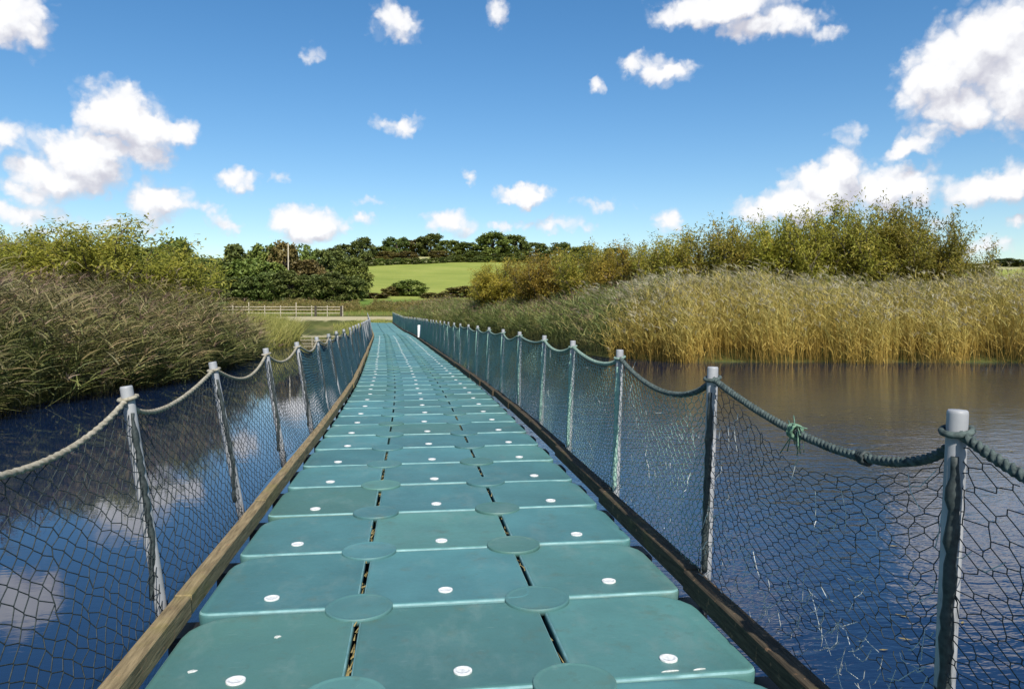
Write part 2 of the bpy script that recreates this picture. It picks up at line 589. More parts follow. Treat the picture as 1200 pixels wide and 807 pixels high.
def m_post():
    s = Mat('weathered_post')
    oi = s.n('ShaderNodeObjectInfo')
    o = s.coord()
    ad = s.n('ShaderNodeVectorMath', operation='ADD'); s.l(o, ad.inputs[0]); s.l(oi.outputs['Location'], ad.inputs[1])
    v = ad.outputs[0]
    sep = s.n('ShaderNodeSeparateXYZ'); s.l(o, sep.inputs[0])
    n1 = s.noise(v, 20, 5, .7, (1, 1, .35)); n2 = s.noise(v, 5, 4)
    c = s.ramp(n2, [(.3, (.21, .22, .23)), (.7, (.33, .335, .34))])
    grime = s.math('MULTIPLY', s.step(n1, .52, .72), s.math('SUBTRACT', 1.0, s.step(sep.outputs[2], .92, 1.12)))
    c = s.mix(s.math('MULTIPLY', grime, .55), c, (.045, .055, .05))
    s.base(c, .5, .4)
    s.bump(n1, .2, .004)
    return s.m


def m_plain(name, c1, c2, scale=20, rough=.8, spec=.3):
    s = Mat(name)
    n = s.noise(s.pos(), scale, 4)
    s.base(s.ramp(n, [(.3, c1), (.7, c2)]), rough, spec)
    return s.m


def m_leaf(name, stops, tstops=None, trans=.35):
    """stops: colours by leaf (random r); tstops: colours from base to tip that are mixed over them"""
    s = Mat(name)
    c = s.ramp(s.attr('r'), stops)
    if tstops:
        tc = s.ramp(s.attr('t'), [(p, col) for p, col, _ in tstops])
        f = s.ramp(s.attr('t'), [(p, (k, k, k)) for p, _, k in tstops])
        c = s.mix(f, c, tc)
    oi = s.n('ShaderNodeObjectInfo')
    hs = s.n('ShaderNodeHueSaturation')
    s.l(c, hs.inputs['Color'])
    mr = s.n('ShaderNodeMapRange'); s.l(oi.outputs['Random'], mr.inputs['Value']); mr.inputs['To Min'].default_value = .8; mr.inputs['To Max'].default_value = 1.2
    s.l(mr.outputs[0], hs.inputs['Value'])
    mh = s.n('ShaderNodeMapRange'); s.l(oi.outputs['Random'], mh.inputs['Value']); mh.inputs['To Min'].default_value = .485; mh.inputs['To Max'].default_value = .51
    s.l(mh.outputs[0], hs.inputs['Hue'])
    s.leafy(hs.outputs[0], trans)
    return s.m


TEAL = (.062, .170, .174)
M = dict(
    ground=m_ground(), water=m_water(),
    deck=m_deck('teal_plastic', TEAL), cap=m_deck('teal_plastic_cap', (.064, .170, .174)), lit_edge=m_plain('lit_teal_edge', (.075, .19, .20), (.20, .36, .36), 9, .5),
    bung=m_plain('white_plastic', (.46, .47, .46), (.72, .73, .71), 60, .5),
    lug_shade=m_plain('lug_shade_black', (.006, .007, .008), (.016, .017, .018), 30, .5),
    beam_pale=m_wood('sunny_timber', (.10, .075, .04), (.30, .23, .125), .45),
    beam_dark=m_wood('shaded_timber', (.022, .018, .012), (.085, .066, .042), .25),  # shade on the right beams is put into this dark colour
    post=m_post(),
    net_black=m_plain('black_netting', (.014, .019, .020), (.045, .058, .056), 50, .6),
    net_green=m_plain('green_netting', (.14, .27, .22), (.30, .44, .36), 50, .7),
    net_blue=m_plain('dark_blue_netting', (.012, .050, .070), (.035, .095, .12), 50, .7),
    strand=m_plain('pale_strand', (.36, .38, .36), (.62, .64, .60), 40, .7),
    rope_tan=m_plain('tan_rope', (.17, .15, .11), (.38, .35, .27), 45, .9),
    rope_dark=m_plain('dark_green_rope', (.020, .030, .030), (.095, .125, .115), 45, .9),
    rope_green=m_plain('green_rope', (.07, .13, .11), (.24, .32, .26), 45, .9),
    knot_green=m_plain('green_twine', (.05, .12, .08), (.17, .27, .18), 40, .8),
    rail=m_plain('pale_timber', (.30, .26, .19), (.46, .41, .31), 4, .85),
    darkwood=m_plain('dark_timber', (.03, .025, .018), (.07, .06, .045), 6, .9),
    white=m_plain('white_paint', (.72, .72, .7), (.82, .82, .8), 6, .6),
    dropping=m_plain('white_dropping', (.30, .34, .32), (.6, .6, .57), 90, .9),
    litter=m_plain('dry_reed_litter', (.10, .075, .025), (.36, .29, .12), 60, .9),
    bark=m_plain('bark', (.05, .04, .03), (.13, .11, .085), 6, .9),
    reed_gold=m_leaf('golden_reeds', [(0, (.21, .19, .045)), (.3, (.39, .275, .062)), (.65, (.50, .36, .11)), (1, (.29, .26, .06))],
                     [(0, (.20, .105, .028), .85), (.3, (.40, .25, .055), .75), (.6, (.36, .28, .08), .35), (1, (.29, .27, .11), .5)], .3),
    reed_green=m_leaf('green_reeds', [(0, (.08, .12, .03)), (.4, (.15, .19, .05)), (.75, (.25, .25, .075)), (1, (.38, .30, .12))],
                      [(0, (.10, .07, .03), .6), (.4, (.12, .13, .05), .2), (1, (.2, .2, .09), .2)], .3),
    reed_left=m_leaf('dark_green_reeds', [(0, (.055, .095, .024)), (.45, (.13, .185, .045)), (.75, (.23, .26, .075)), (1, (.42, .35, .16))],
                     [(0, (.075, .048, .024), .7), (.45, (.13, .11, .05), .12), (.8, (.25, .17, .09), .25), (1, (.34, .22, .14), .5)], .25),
    scrub=m_leaf('brown_green_scrub', [(0, (.09, .095, .025)), (.4, (.17, .15, .04)), (.75, (.24, .18, .055)), (1, (.33, .25, .10))], None, .3),
    plume=m_leaf('reed_plumes', [(0, (.16, .10, .075)), (.5, (.27, .18, .125)), (1, (.40, .31, .21))], None, .3),
    plume_pale=m_leaf('pale_reed_plumes', [(0, (.22, .19, .12)), (.5, (.33, .29, .20)), (1, (.42, .38, .27))], None, .3),
    grass=m_leaf('marsh_grass', [(0, (.19, .22, .035)), (.5, (.33, .34, .07)), (1, (.46, .41, .13))], [(0, (.1, .1, .03), .5), (1, (.3, .28, .1), .2)], .35),
    willow_gold=m_leaf('yellowing_willow_leaves', [(0, (.18, .195, .03)), (.4, (.31, .30, .045)), (.8, (.42, .36, .065)), (1, (.48, .34, .08))], None, .52),
    willow_rust=m_leaf('rusty_willow_leaves', [(0, (.22, .20, .03)), (.4, (.36, .305, .045)), (.8, (.46, .36, .06)), (1, (.50, .33, .07))], None, .52),
    willow_green=m_leaf('willow_leaves', [(0, (.17, .18, .028)), (.45, (.29, .285, .045)), (.8, (.40, .36, .065)), (1, (.47, .38, .08))], None, .52),
    tree_dark=m_leaf('dark_green_leaves', [(0, (.065, .095, .026)), (.5, (.125, .16, .042)), (1, (.21, .24, .065))], None, .25),
    tree_mid=m_leaf('mid_green_leaves', [(0, (.08, .115, .026)), (.5, (.15, .19, .040)), (1, (.24, .27, .06))], None, .25),
    tree_brown=m_leaf('turning_leaves', [(0, (.085, .078, .026)), (.5, (.17, .14, .042)), (1, (.26, .21, .07))], None, .25),
)

# ------------------------------------------------------------------ ground and water
def axis(lo, hi, step, far):
    core = list(np.arange(lo, hi + .01, step))
    a = []; d = step
    x = hi
    while x < far:
        d *= 1.22; x += d; a.append(x)
    b = []; d = step; x = lo
    while x > -far:
        d *= 1.22; x -= d; b.append(x)
    return np.array(b[::-1] + core + a)


gx = axis(-60, 70, 1.0, 5200); gy = axis(-70, 130, 1.0, 240)
gy = np.concatenate([gy[gy < 130], np.arange(130, 440, 6), np.geomspace(446, 5200, 26)])
GX, GY = np.meshgrid(gx, gy)
GZ = terrain(GX, GY)
nx, ny = len(gx), len(gy)
idx = np.arange(nx * ny).reshape(ny, nx)
gq = np.stack([idx[:-1, :-1], idx[:-1, 1:], idx[1:, 1:], idx[1:, :-1]], -1).reshape(-1, 4)
link('ground', npmesh('ground', np.stack([GX, GY, GZ], -1).reshape(-1, 3), gq, M['ground'], smooth=True), kind='structure')
wv = [(-32, -72, WATER_Z), (70, -72, WATER_Z), (70, 101, WATER_Z), (-32, 101, WATER_Z)]
link('water', npmesh('water', wv, [[0, 1, 2, 3]], M['water']), kind='structure')

# ------------------------------------------------------------------ floating walkway
walk = empty('floating_walkway', (.2, 3.2, 0), label='long teal walkway of interlocking plastic floats crossing the pond between two fences', cat='walkway')
W0 = walk.location.copy()


def rel(p):
    return Vector(p) - W0


def outline(x0, x1, y0, y1, radii, n=5):
    """rounded rectangle, corner radii in the order (x0,y0) (x1,y0) (x1,y1) (x0,y1)"""
    cs = [(x0, y0, 1, 1, 180), (x1, y0, -1, 1, 270), (x1, y1, -1, -1, 0), (x0, y1, 1, -1, 90)]
    pts = []
    for (x, y, sx, sy, a0), r in zip(cs, radii):
        for i in range(n):
            a = R(a0 + 90 * i / (n - 1))
            pts.append((x + sx * r + r * math.cos(a), y + sy * r + r * math.sin(a)))
    return pts


def inset(pts, d):
    n = len(pts); out = []
    for i in range(n):
        p, a, b = Vector(pts[i]), Vector(pts[i - 1]), Vector(pts[(i + 1) % n])
        t = (b - a)
        if t.length < 1e-9: out.append(tuple(p)); continue
        t.normalize()
        out.append((p.x - t.y * d, p.y + t.x * d))
    return out


def float_mesh(kind):
    g = .011
    if kind == 0:
        o = outline(-.5 + g, .5 - g, -.5 + .004, .5 - .004, (.10, .10, .10, .10))
    else:
        o = outline(-.5 + g, .37, -.5 + .004, .5 - .004, (.10, .07, .26, .10), 6)
        if kind < 0:
            o = [(-x, y) for x, y in o][::-1]
    ge = Geo()
    rings = []
    for z, d in ((-.42, .05), (-.36, 0.012), (-.19, .012), (-.17, .03), (-.15, .012), (-.028, 0), (-.012, .003), (-.003, .011), (0, .024)):
        rings.append([(x, y, z) for x, y in inset(o, d)])
    ge.ring_stack(rings, True, False)
    # slightly dished top
    b = len(ge.V); n = len(o); top = b - n
    rin = [(x, y, -.003) for x, y in inset(o, .036)]
    ge.V += rin
    for j in range(n):
        k = (j + 1) % n
        ge.F.append((top + j, top + k, b + k, b + j))
    ge.F.append(tuple(range(b, b + n)))
    me = pymesh('float', ge.V, ge.F, M['deck'], True)
    me.materials.append(M['lit_edge'])
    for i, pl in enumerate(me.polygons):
        if 6 * n + 1 <= i < 7 * n + 1: pl.material_index = 1  # pale rim: light caught on the float edges is put into the colour
    return me


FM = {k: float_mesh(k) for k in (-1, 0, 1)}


def disc_mesh(name, mat, r, h, n=24, inner=None):
    ge = Geo()
    c = lambda rr, z: [(rr * math.cos(2 * math.pi * i / n), rr * math.sin(2 * math.pi * i / n), z) for i in range(n)]
    rings = [c(r, -.03), c(r, h * .6), c(r * .988, h * .92), c(r * .97, h)]
    if inner:
        rings += [c(r * inner, h), c(r * inner * .96, h - .003), c(r * inner * .9, h - .003)]
    ge.ring_stack(rings)
    return pymesh(name, ge.V, ge.F, mat, True)


BUNG = disc_mesh('bung', M['bung'], .043, .008, 20, .62)
BUNG_FAR = disc_mesh('bung', M['bung'], .043, .008, 10)
CAP = disc_mesh('connector_cap', M['cap'], .185, .006, 36, .93)
CAP_FAR = disc_mesh('connector_cap', M['cap'], .185, .012, 14)
lg = Geo(); lg.box((0, 0, -.13), (.16, .24, .14), 0, .02)  # black lug block, added to darken the shaded gap between float and beam
SHADE_LUG = pymesh('shade_lug', lg.V, lg.F, M['lug_shade'])

for k in range(0, 100):
    y0 = .18 + k
    y = y0 + .5
    h = head(y)
    for c in (-1, 0, 1):
        x = .205 + c
        p = on(y, x, random.uniform(-.003, .003))
        rise = (dz(y0 + 1) - dz(y0))
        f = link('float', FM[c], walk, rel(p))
        f.rotation_euler = (rise - .008 + random.uniform(-.004, .004), random.uniform(-.003, .003), -h + random.uniform(-.004, .004))
        if k < 56:
            b = link('bung', BUNG if k < 14 else BUNG_FAR, f, (random.uniform(-.02, .02), -.30 + random.uniform(-.025, .025), -.003))
            b.rotation_euler = (0, 0, random.uniform(0, 6))
        if c and k < 26:
            link('shade_lug', SHADE_LUG, f, (c * .40, -.5, -.02))
    if k < 60:
        for x in (-.295, .705):
            q = link('connector_cap', CAP if k < 16 else CAP_FAR, walk, rel(on(y0, x, .0045 + random.uniform(-.002, .002))))
            q.rotation_euler = (random.uniform(-.012, .004), random.uniform(-.01, .01), random.uniform(0, 6))

# reed litter caught in the near slits, and droppings
for xs, lo, hi, nm in ((-.295, .2, 9, 90), (.705, .2, 12, 30)):
    P, D, L = [], [], []
    for i in range(nm * 3):
        y = random.uniform(lo, hi) if xs > 0 else lo + (hi - lo) * random.random() ** 1.4
        fr = (y - .18) % 1
        if fr < .2 or fr > .8: continue
        P.append((xs + random.uniform(-.012, .008), y, -.012 + random.uniform(-.03, .008)))
        a = random.gauss(math.pi / 2, .25)
        D.append((math.cos(a), math.sin(a), random.uniform(-.1, .1))); L.append(random.uniform(.04, .16))
    P, D = np.array(P), unit(np.array(D))
    V, Fq, r, t = strips(P, D, np.array(L), .009, 0, D, 1)
    link('reed_litter', npmesh('reed_litter', V - np.array(W0), Fq, M['litter']), walk, kind='stuff')


def blob(name, x, y, r, mat, parent, squash=1.0, ang=0.0):
    n = 11; ring0, ring1 = [], []
    for i in range(n):
        a = 2 * math.pi * i / n
        rr = r * random.uniform(.6, 1.15)
        u, v = rr * math.cos(a), rr * squash * math.sin(a)
        u, v = u * math.cos(ang) - v * math.sin(ang), u * math.sin(ang) + v * math.cos(ang)
        ring0.append((u, v, -.012)); ring1.append((u, v, .002))
    g = Geo(); g.ring_stack([ring0, ring1, [(a * .7, b * .7, .005) for a, b, _ in ring1]])
    return g.build(name, mat, parent, loc=rel((x, y, .0)))


for x, y, r, sq, a in ((-.68, 3.85, .018, .6, .3), (-1.0, 3.52, .024, .6, .4), (1.16, 3.235, .045, .13, .05), (1.30, 3.235, .035, .14, .1)):
    blob('bird_dropping', x, y, r, M['dropping'], walk, sq, a)

# ------------------------------------------------------------------ fences
LEFT = empty('net_fence', on(2.0, -1.33, .1), label='left fence with leaning posts, tan rope and dark netting', cat='fence', group='fences along the walkway')
RIGHT = empty('net_fence', on(2.0, 1.73, .1), label='right fence with upright posts, green rope and torn netting', cat='fence', group='fences along the walkway')


def post_mesh(n, h=1.15, r=.036):
    ge = Geo()
    c = lambda rr, z: [(rr * math.cos(2 * math.pi * i / n), rr * math.sin(2 * math.pi * i / n), z) for i in range(n)]
    ge.ring_stack([c(r, -.16), c(r, 0), c(r * 1.0, h * .5), c(r, h - .012), c(r * .96, h - .004), c(r * .86, h)])
    return pymesh('post', ge.V, ge.F, M['post'], True)


POST = {h: (post_mesh(22, h, .0315), post_mesh(9, h, .0315)) for h in (1.16, 1.22)}


def net(name, S, nu, nv, r, mat, parent, hexa=0.0, warp=0.0, keep=None, seed=0):
    """diamond netting over a surface S(u, v) -> (…,3): every strand is a three-sided bar"""
    g = np.random.default_rng(seed)
    j, i = np.meshgrid(np.arange(nv + 1), np.arange(nu + 1), indexing='ij')
    u = (i + .5 * (j % 2)) / nu; v = j / nv + 0 * i
    u = np.clip(u + g.normal(0, warp, u.shape) / nu, 0, 1)
    v = np.clip(v + g.normal(0, warp, u.shape) / nv * .8, 0, 1)
    nn = (nu + 1) * (nv + 1)
    id_ = np.arange(nn).reshape(nv + 1, nu + 1)
    up = 0
    if hexa:                       # twisted-hexagon netting: every crossing is a short doubled strand
        up = nn
        u = np.stack([u, u]); v = np.stack([v - hexa / nv, np.minimum(v + hexa / nv, 1)])
        v = np.clip(v, 0, 1)
    P = S(u, v)
    E = []
    for jj in range(nv):
        a = id_[jj] + up; b = id_[jj + 1]
        if up: E.append(np.stack([id_[jj], id_[jj] + up], 1))
        E.append(np.stack([a, b], 1))
        if jj % 2 == 0: E.append(np.stack([a[1:], b[:-1]], 1))
        else: E.append(np.stack([a[:-1], b[1:]], 1))
    E.append(np.stack([id_[0][:-1], id_[0][1:]], 1))
    E = np.concatenate(E)
    P = P.reshape(-1, 3)
    if keep is not None:
        mu, mv = u.ravel()[E].mean(1), v.ravel()[E].mean(1)
        E = E[keep(mu, mv, g)]
        par = list(range(len(P)))

        def find(q):
            while par[q] != q:
                par[q] = par[par[q]]; q = par[q]
            return q
        for a, b in E: par[find(int(a))] = find(int(b))
        rt = np.array([find(int(a)) for a in E[:, 0]])
        vals, cnt = np.unique(rt, return_counts=True)
        E = E[rt == vals[cnt.argmax()]]          # loose scraps have fallen away
    return bars(name, P[E[:, 0]], P[E[:, 1]], r, mat, parent)


def bars(name, A, B, r, mat, parent, **kw):
    ok = np.linalg.norm(A - B, axis=1) > 1e-3
    A, B = A[ok], B[ok]
    t = unit(B - A)
    ref = np.where(np.abs(t[:, 2:3]) < .9, np.array([[0, 0, 1.]]), np.array([[0, 1., 0]]))
    a = unit(np.cross(t, ref)); b = np.cross(t, a)
    rings = []
    for C in (A, B):
        for k in range(3):
            th = 2 * np.pi * k / 3
            rings.append(C + r * (a * np.cos(th) + b * np.sin(th)))
    V = np.stack(rings, 1).reshape(-1, 3)
    q = np.array([[0, 1, 4, 3], [1, 2, 5, 4], [2, 0, 3, 5]])
    Fq = (q[None] + (np.arange(len(A)) * 6)[:, None, None]).reshape(-1, 4)
    off = np.array(parent.location)
    return link(name, npmesh(name, V - off, Fq, mat), parent, **kw)


def bez(p, q, sag, n, skew=.5):
    """rope hanging between p and q, lowest at skew"""
    out = []
    for i in range(n + 1):
        t = i / n
        s = t ** (math.log(.5) / math.log(skew)) if 0 < t < 1 else t
        out.append(p.lerp(q, t) + Vector((0, 0, -sag * 4 * s * (1 - s))))
    return out


SPAC = 2.07


def fence(side):
    root = LEFT if side < 0 else RIGHT
    O = root.location
    left = side < 0
    first = -1
    H = 1.16 if left else 1.22
    tops, bases = {}, {}
    for k in range(first, 47):
        y = (2.08 if left else 2.14) + SPAC * k + (random.uniform(-.05, .05) if k > 2 else 0)
        x = -1.34 if left else 1.715 + .09 * math.exp(-((y - 11) / 5) ** 2)
        b = on(y, x + (random.uniform(-.02, .02) if k > 2 else 0), .10)
        if left and k in (1, 2, 3): b = on((4.14, 6.22, 8.48)[k - 1], (-1.33, -1.38, -1.42)[k - 1], .10)
        if not left and k in (0, 1, 2): b = on((2.2, 4.17, 6.24)[k], (1.715, 1.71, 1.74)[k], .10)
        lean = -.15 - random.uniform(-.02, .035) if left else random.uniform(.005, .04)
        fa = random.uniform(-.025, .025)
        if not left and k in (0, 1, 2): lean, fa = .022, -.005
        if left and k in (1, 2, 3): lean, fa = (-.128, -.165, -.14)[k - 1], 0
        if k > 8: lean *= .7
        d = Vector((lean, fa, 1)).normalized()
        bases[k] = b; tops[k] = b + d * H
        po = link('post', POST[H][0 if k < 7 else 1], root, b - O)
        po.rotation_euler = d.to_track_quat('Z', 'Y').to_euler()
        # netting gathered and laced to the walkway side of the near posts
        if k < 14:
            n = 30 if k < 5 else 10
            pts, rad = [], []
            for i in range(n + 1):
                t = i / n
                side_x = .018 if left else -.021
                if left and t < .35: side_x = .022 - .05 * (.35 - t) / .35
                pts.append(b + d * (H * (.02 + .86 * t)) + Vector((side_x + random.uniform(-.003, .003), -.026 + random.uniform(-.003, .003), 0)))
                rad.append((.018 if left else .022) * random.uniform(.72, 1.1) * (1.0 if t < .93 else .6))
            g = Geo(); g.tube([p - O for p in pts], rad, 7)
            g.build('lacing', M['net_black'] if (left or k < 2) else M['net_green'], root, True)
    # timber kerb beams, one to each bay
    for k in range(first, 46):
        ya, yb = bases[k].y + .02, bases[k + 1].y + .016
        off = (-1.225 if left else 1.605) + random.uniform(-.008, .008)
        if not left: off += .10 * math.exp(-(((ya + yb) / 2 - 11) / 5) ** 2)
        a, b = on(ya, off, 0), on(yb, off + random.uniform(-.008, .008), 0)
        if not left: a.x += .0; 
        mid = (a + b) / 2; L = (b - a).length
        g = Geo(); g.box((0, 0, .064), (.088 if left else .098, L - .012, .118), 0, .007)
        o = g.build('kerb_beam', M['beam_pale'] if left else M['beam_dark'], root, loc=mid - O)
        o.rotation_euler = (math.asin((b.z - a.z) / L), random.uniform(-.03, .03), math.atan2(-(b.x - a.x), b.y - a.y))
    # ropes
    ropes = {}
    for k in range(first, 46):
        p = tops[k].lerp(bases[k], .055); q = tops[k + 1].lerp(bases[k + 1], .055)
        if left:
            sag, skew = {-1: (.2, .55), 0: (.16, .55), 1: (.135, .33), 2: (.17, .55), 3: (.14, .5)}.get(k, (random.uniform(.06, .16), random.uniform(.35, .65)))
            mat = M['rope_tan'] if k < 6 else M['rope_dark']
        else:
            sag, skew = {-1: (.2, .5), 0: (.185, .32), 1: (.17, .42), 2: (.10, .4), 3: (.10, .5)}.get(k, (random.uniform(.05, .13), random.uniform(.35, .65)))
            mat = M['rope_dark'] if k < 2 else M['rope_green']
        near = k < 4
        n = 150 if near and not left else (70 if near else 14)
        pts = bez(p, q, sag, n, skew)
        ropes[k] = (p, q, sag, skew)
        g = Geo()
        rad = .0150 if left else .0180
        if near and not left: g.tube([v - O for v in pts], rad * .93, 12, 3, 75)
        elif near: g.tube([v - O for v in pts], rad * .95, 12, 3, 32)
        else: g.tube([v - O for v in pts], rad, 6)
        g.build('rope', mat, root, True)
        # a turn of rope where it is tied round the post
        if k < 9:
            ax = (bases[k] - tops[k]).normalized()
            ring = []
            for i in range(17):
                a = 2 * math.pi * i / 16
                ring.append(p + Vector((.043 * math.cos(a), .043 * math.sin(a), .010 * math.sin(a + 1))))
            g = Geo(); g.tube([v - O for v in ring], .011, 7)
            g.build('rope_tie', mat, root, True)
    # netting
    for k in range(first, 46):
        p, q, sag, skew = ropes[k]
        ins = Vector((-.042 * side, 0, -.06))
        b0, b1 = bases[k] + ins, bases[k + 1] + ins
        droop = random.uniform(.0, .03)
        e = math.log(.5) / math.log(skew)
        bulge = random.uniform(-.02, .05) * side
        ph = random.uniform(0, 6)
        torn = (not left) and k in (-1, 0)

        def S(u, v, p=p, q=q, b0=b0, b1=b1, sag=sag, e=e, bulge=bulge, ph=ph, torn=torn, droop=droop):
            if left: u = np.clip(u + .06 * (1 - v) * np.sin(np.pi * u), 0, 1)
            uu = u[..., None]; vv = v[..., None]
            s = np.clip(u, 1e-4, 1) ** e
            top = np.array(p) * (1 - uu) + np.array(q) * uu
            top[..., 2] -= sag * 4 * s * (1 - s) + droop + (.10 * np.sin(np.pi * u) ** 2 if torn else 0)
            bot = np.array(b0) * (1 - uu) + np.array(b1) * uu
            X = bot * (1 - vv) + top * vv
            X[..., 0] += bulge * np.sin(np.pi * u) * np.sin(np.pi * v) + .012 * np.sin(7 * u + 5 * v + ph)
            X[..., 2] += .018 * np.sin(9 * u + ph) * np.sin(np.pi * v)
            if torn:
                X[..., 0] += .05 * np.sin(4.2 * u + 3 * v) * np.sin(np.pi * u)
                X[..., 2] += .04 * np.sin(6 * u + 2 + 4 * v) * np.sin(np.pi * v)
            return X
        if left:
            mat = M['net_black'] if k < 4 else M['net_blue']
            if k < 4: cfg = (18, 25, .0027, .13)
            elif k < 16: cfg = (22, 26, .0042, .12)
            else: cfg = (24, 24, .0075, .15)
        else:
            mat = M['net_black'] if k < 1 else M['net_green']
            if torn: cfg = (20, 31, .0021, .15)
            elif k == 1: cfg = (22, 30, .0026, .14)
            elif k < 4: cfg = (26, 34, .0030, .18)
            elif k < 16: cfg = (28, 32, .0038, .25)
            else: cfg = (24, 24, .0072, .2)
        keep = None
        if torn:
            keep = lambda mu, mv, g: ((g.random(len(mu)) > .03) & ~((mv < .30 + .12 * np.sin(mu * 9)) & (g.random(len(mu)) < .45) & (mu < .8)))
        net('netting', S, cfg[0], cfg[1], cfg[2], mat, root, hexa=(.07 if left else .22) if k < 5 else 0, warp=cfg[3], keep=keep, seed=100 + k + (0 if left else 500))
        # near right nets: frayed strands, and sunlit twine put into their pale colour
        if not left and k < 5:
            g = np.random.default_rng(900 + k)
            nst = {-1: 90, 0: 210, 1: 170, 2: 80, 3: 50}.get(k, 30)
            u = g.uniform(.02, .98, nst); v = g.uniform(.03, .97, nst)
            if torn: v = np.where(g.random(nst) < .55, v * .45, v)
            A = S(u, v); A[:, 0] -= .004
            ln = g.uniform(.03, .10, nst)
            ang = np.where(g.random(nst) < .7, g.normal(-1.05, .3, nst), g.uniform(0, 6.3, nst))
            B = A + np.stack([g.normal(0, .012, nst), np.cos(ang) * ln, np.sin(ang) * ln], 1)
            C = B + np.stack([g.normal(0, .012, nst), np.cos(ang + .5) * ln * .8, np.sin(ang + .5) * ln * .8], 1)
            bars('frayed_lit_strand', np.concatenate([A, B]), np.concatenate([B, C]), .0021, M['strand'], root, kind='stuff')
    # the green twine knot on the first right rope
    if not left:
        for kk, tt, mat, sz in ((0, .53, M['knot_green'], .030), (-1, .70, M['net_black'], .034), (0, .26, M['net_black'], .022)):
            p, q, sag, skew = ropes[kk]
            pts = bez(p, q, sag, 60, skew)
            c = pts[int(60 * tt)]
            g = Geo()
            for j in range(3):
                ring = [c + Vector((sz * math.cos(a) * random.uniform(.8, 1.1), (j - 1) * .016 + .008 * math.sin(a), sz * math.sin(a))) - O for a in np.linspace(0, 2 * math.pi, 15)]
                g.tube(ring, .009, 6)
            if kk == 0 and tt > .5:
                for j in range(16):
                    a = random.uniform(0, 6.28); l = random.uniform(.04, .11)
                    e1 = c + Vector((random.uniform(-.03, .03), math.cos(a) * l * .5, math.sin(a) * l * .5 + .01))
                    e2 = e1 + Vector((random.uniform(-.03, .03), math.cos(a + .4) * l * .6, math.sin(a + .4) * l * .6 - .02))
                    g.tube([c - O, e1 - O, e2 - O], .0028, 4)
            g.build('knot', mat, root, True)


fence(-1)
fence(1)
# outrigger timber under the near left fence
o = Geo().box((0, 0, 0), (1.5, .12, .09), 0, .008).build('cross_timber', M['beam_pale'], LEFT, loc=Vector((-2.12, 3.37, -.125)) - LEFT.location)
o.rotation_euler = (0, 0, -.13)

# white marker post far along the right fence
mp = on(47, 1.64, .0)
props(Geo().box((0, 0, .52), (.20, .035, .76), 0, .01).build('marker_board', M['white'], None, loc=mp),
      'small white marker board standing far along the right fence', 'sign')

# ------------------------------------------------------------------ reeds
def along(pts, n, g, depth, power=1.0):
    """n random points within depth metres landward (to the left of the direction of travel) of a polyline"""
    pts = np.array(pts, float)
    seg = np.diff(pts, axis=0); ln = np.hypot(*seg.T)
    cum = np.concatenate([[0], np.cumsum(ln)])
    s = g.uniform(0, cum[-1], n)
    i = np.clip(np.searchsorted(cum, s) - 1, 0, len(seg) - 1)
    t = ((s - cum[i]) / ln[i])[:, None]
    p = pts[i] * (1 - t) + pts[i + 1] * t
    nrm = np.stack([-seg[i, 1], seg[i, 0]], 1) / ln[i][:, None]
    d = g.random(n) ** power * depth
    return p + nrm * d[:, None], d, s / cum[-1]


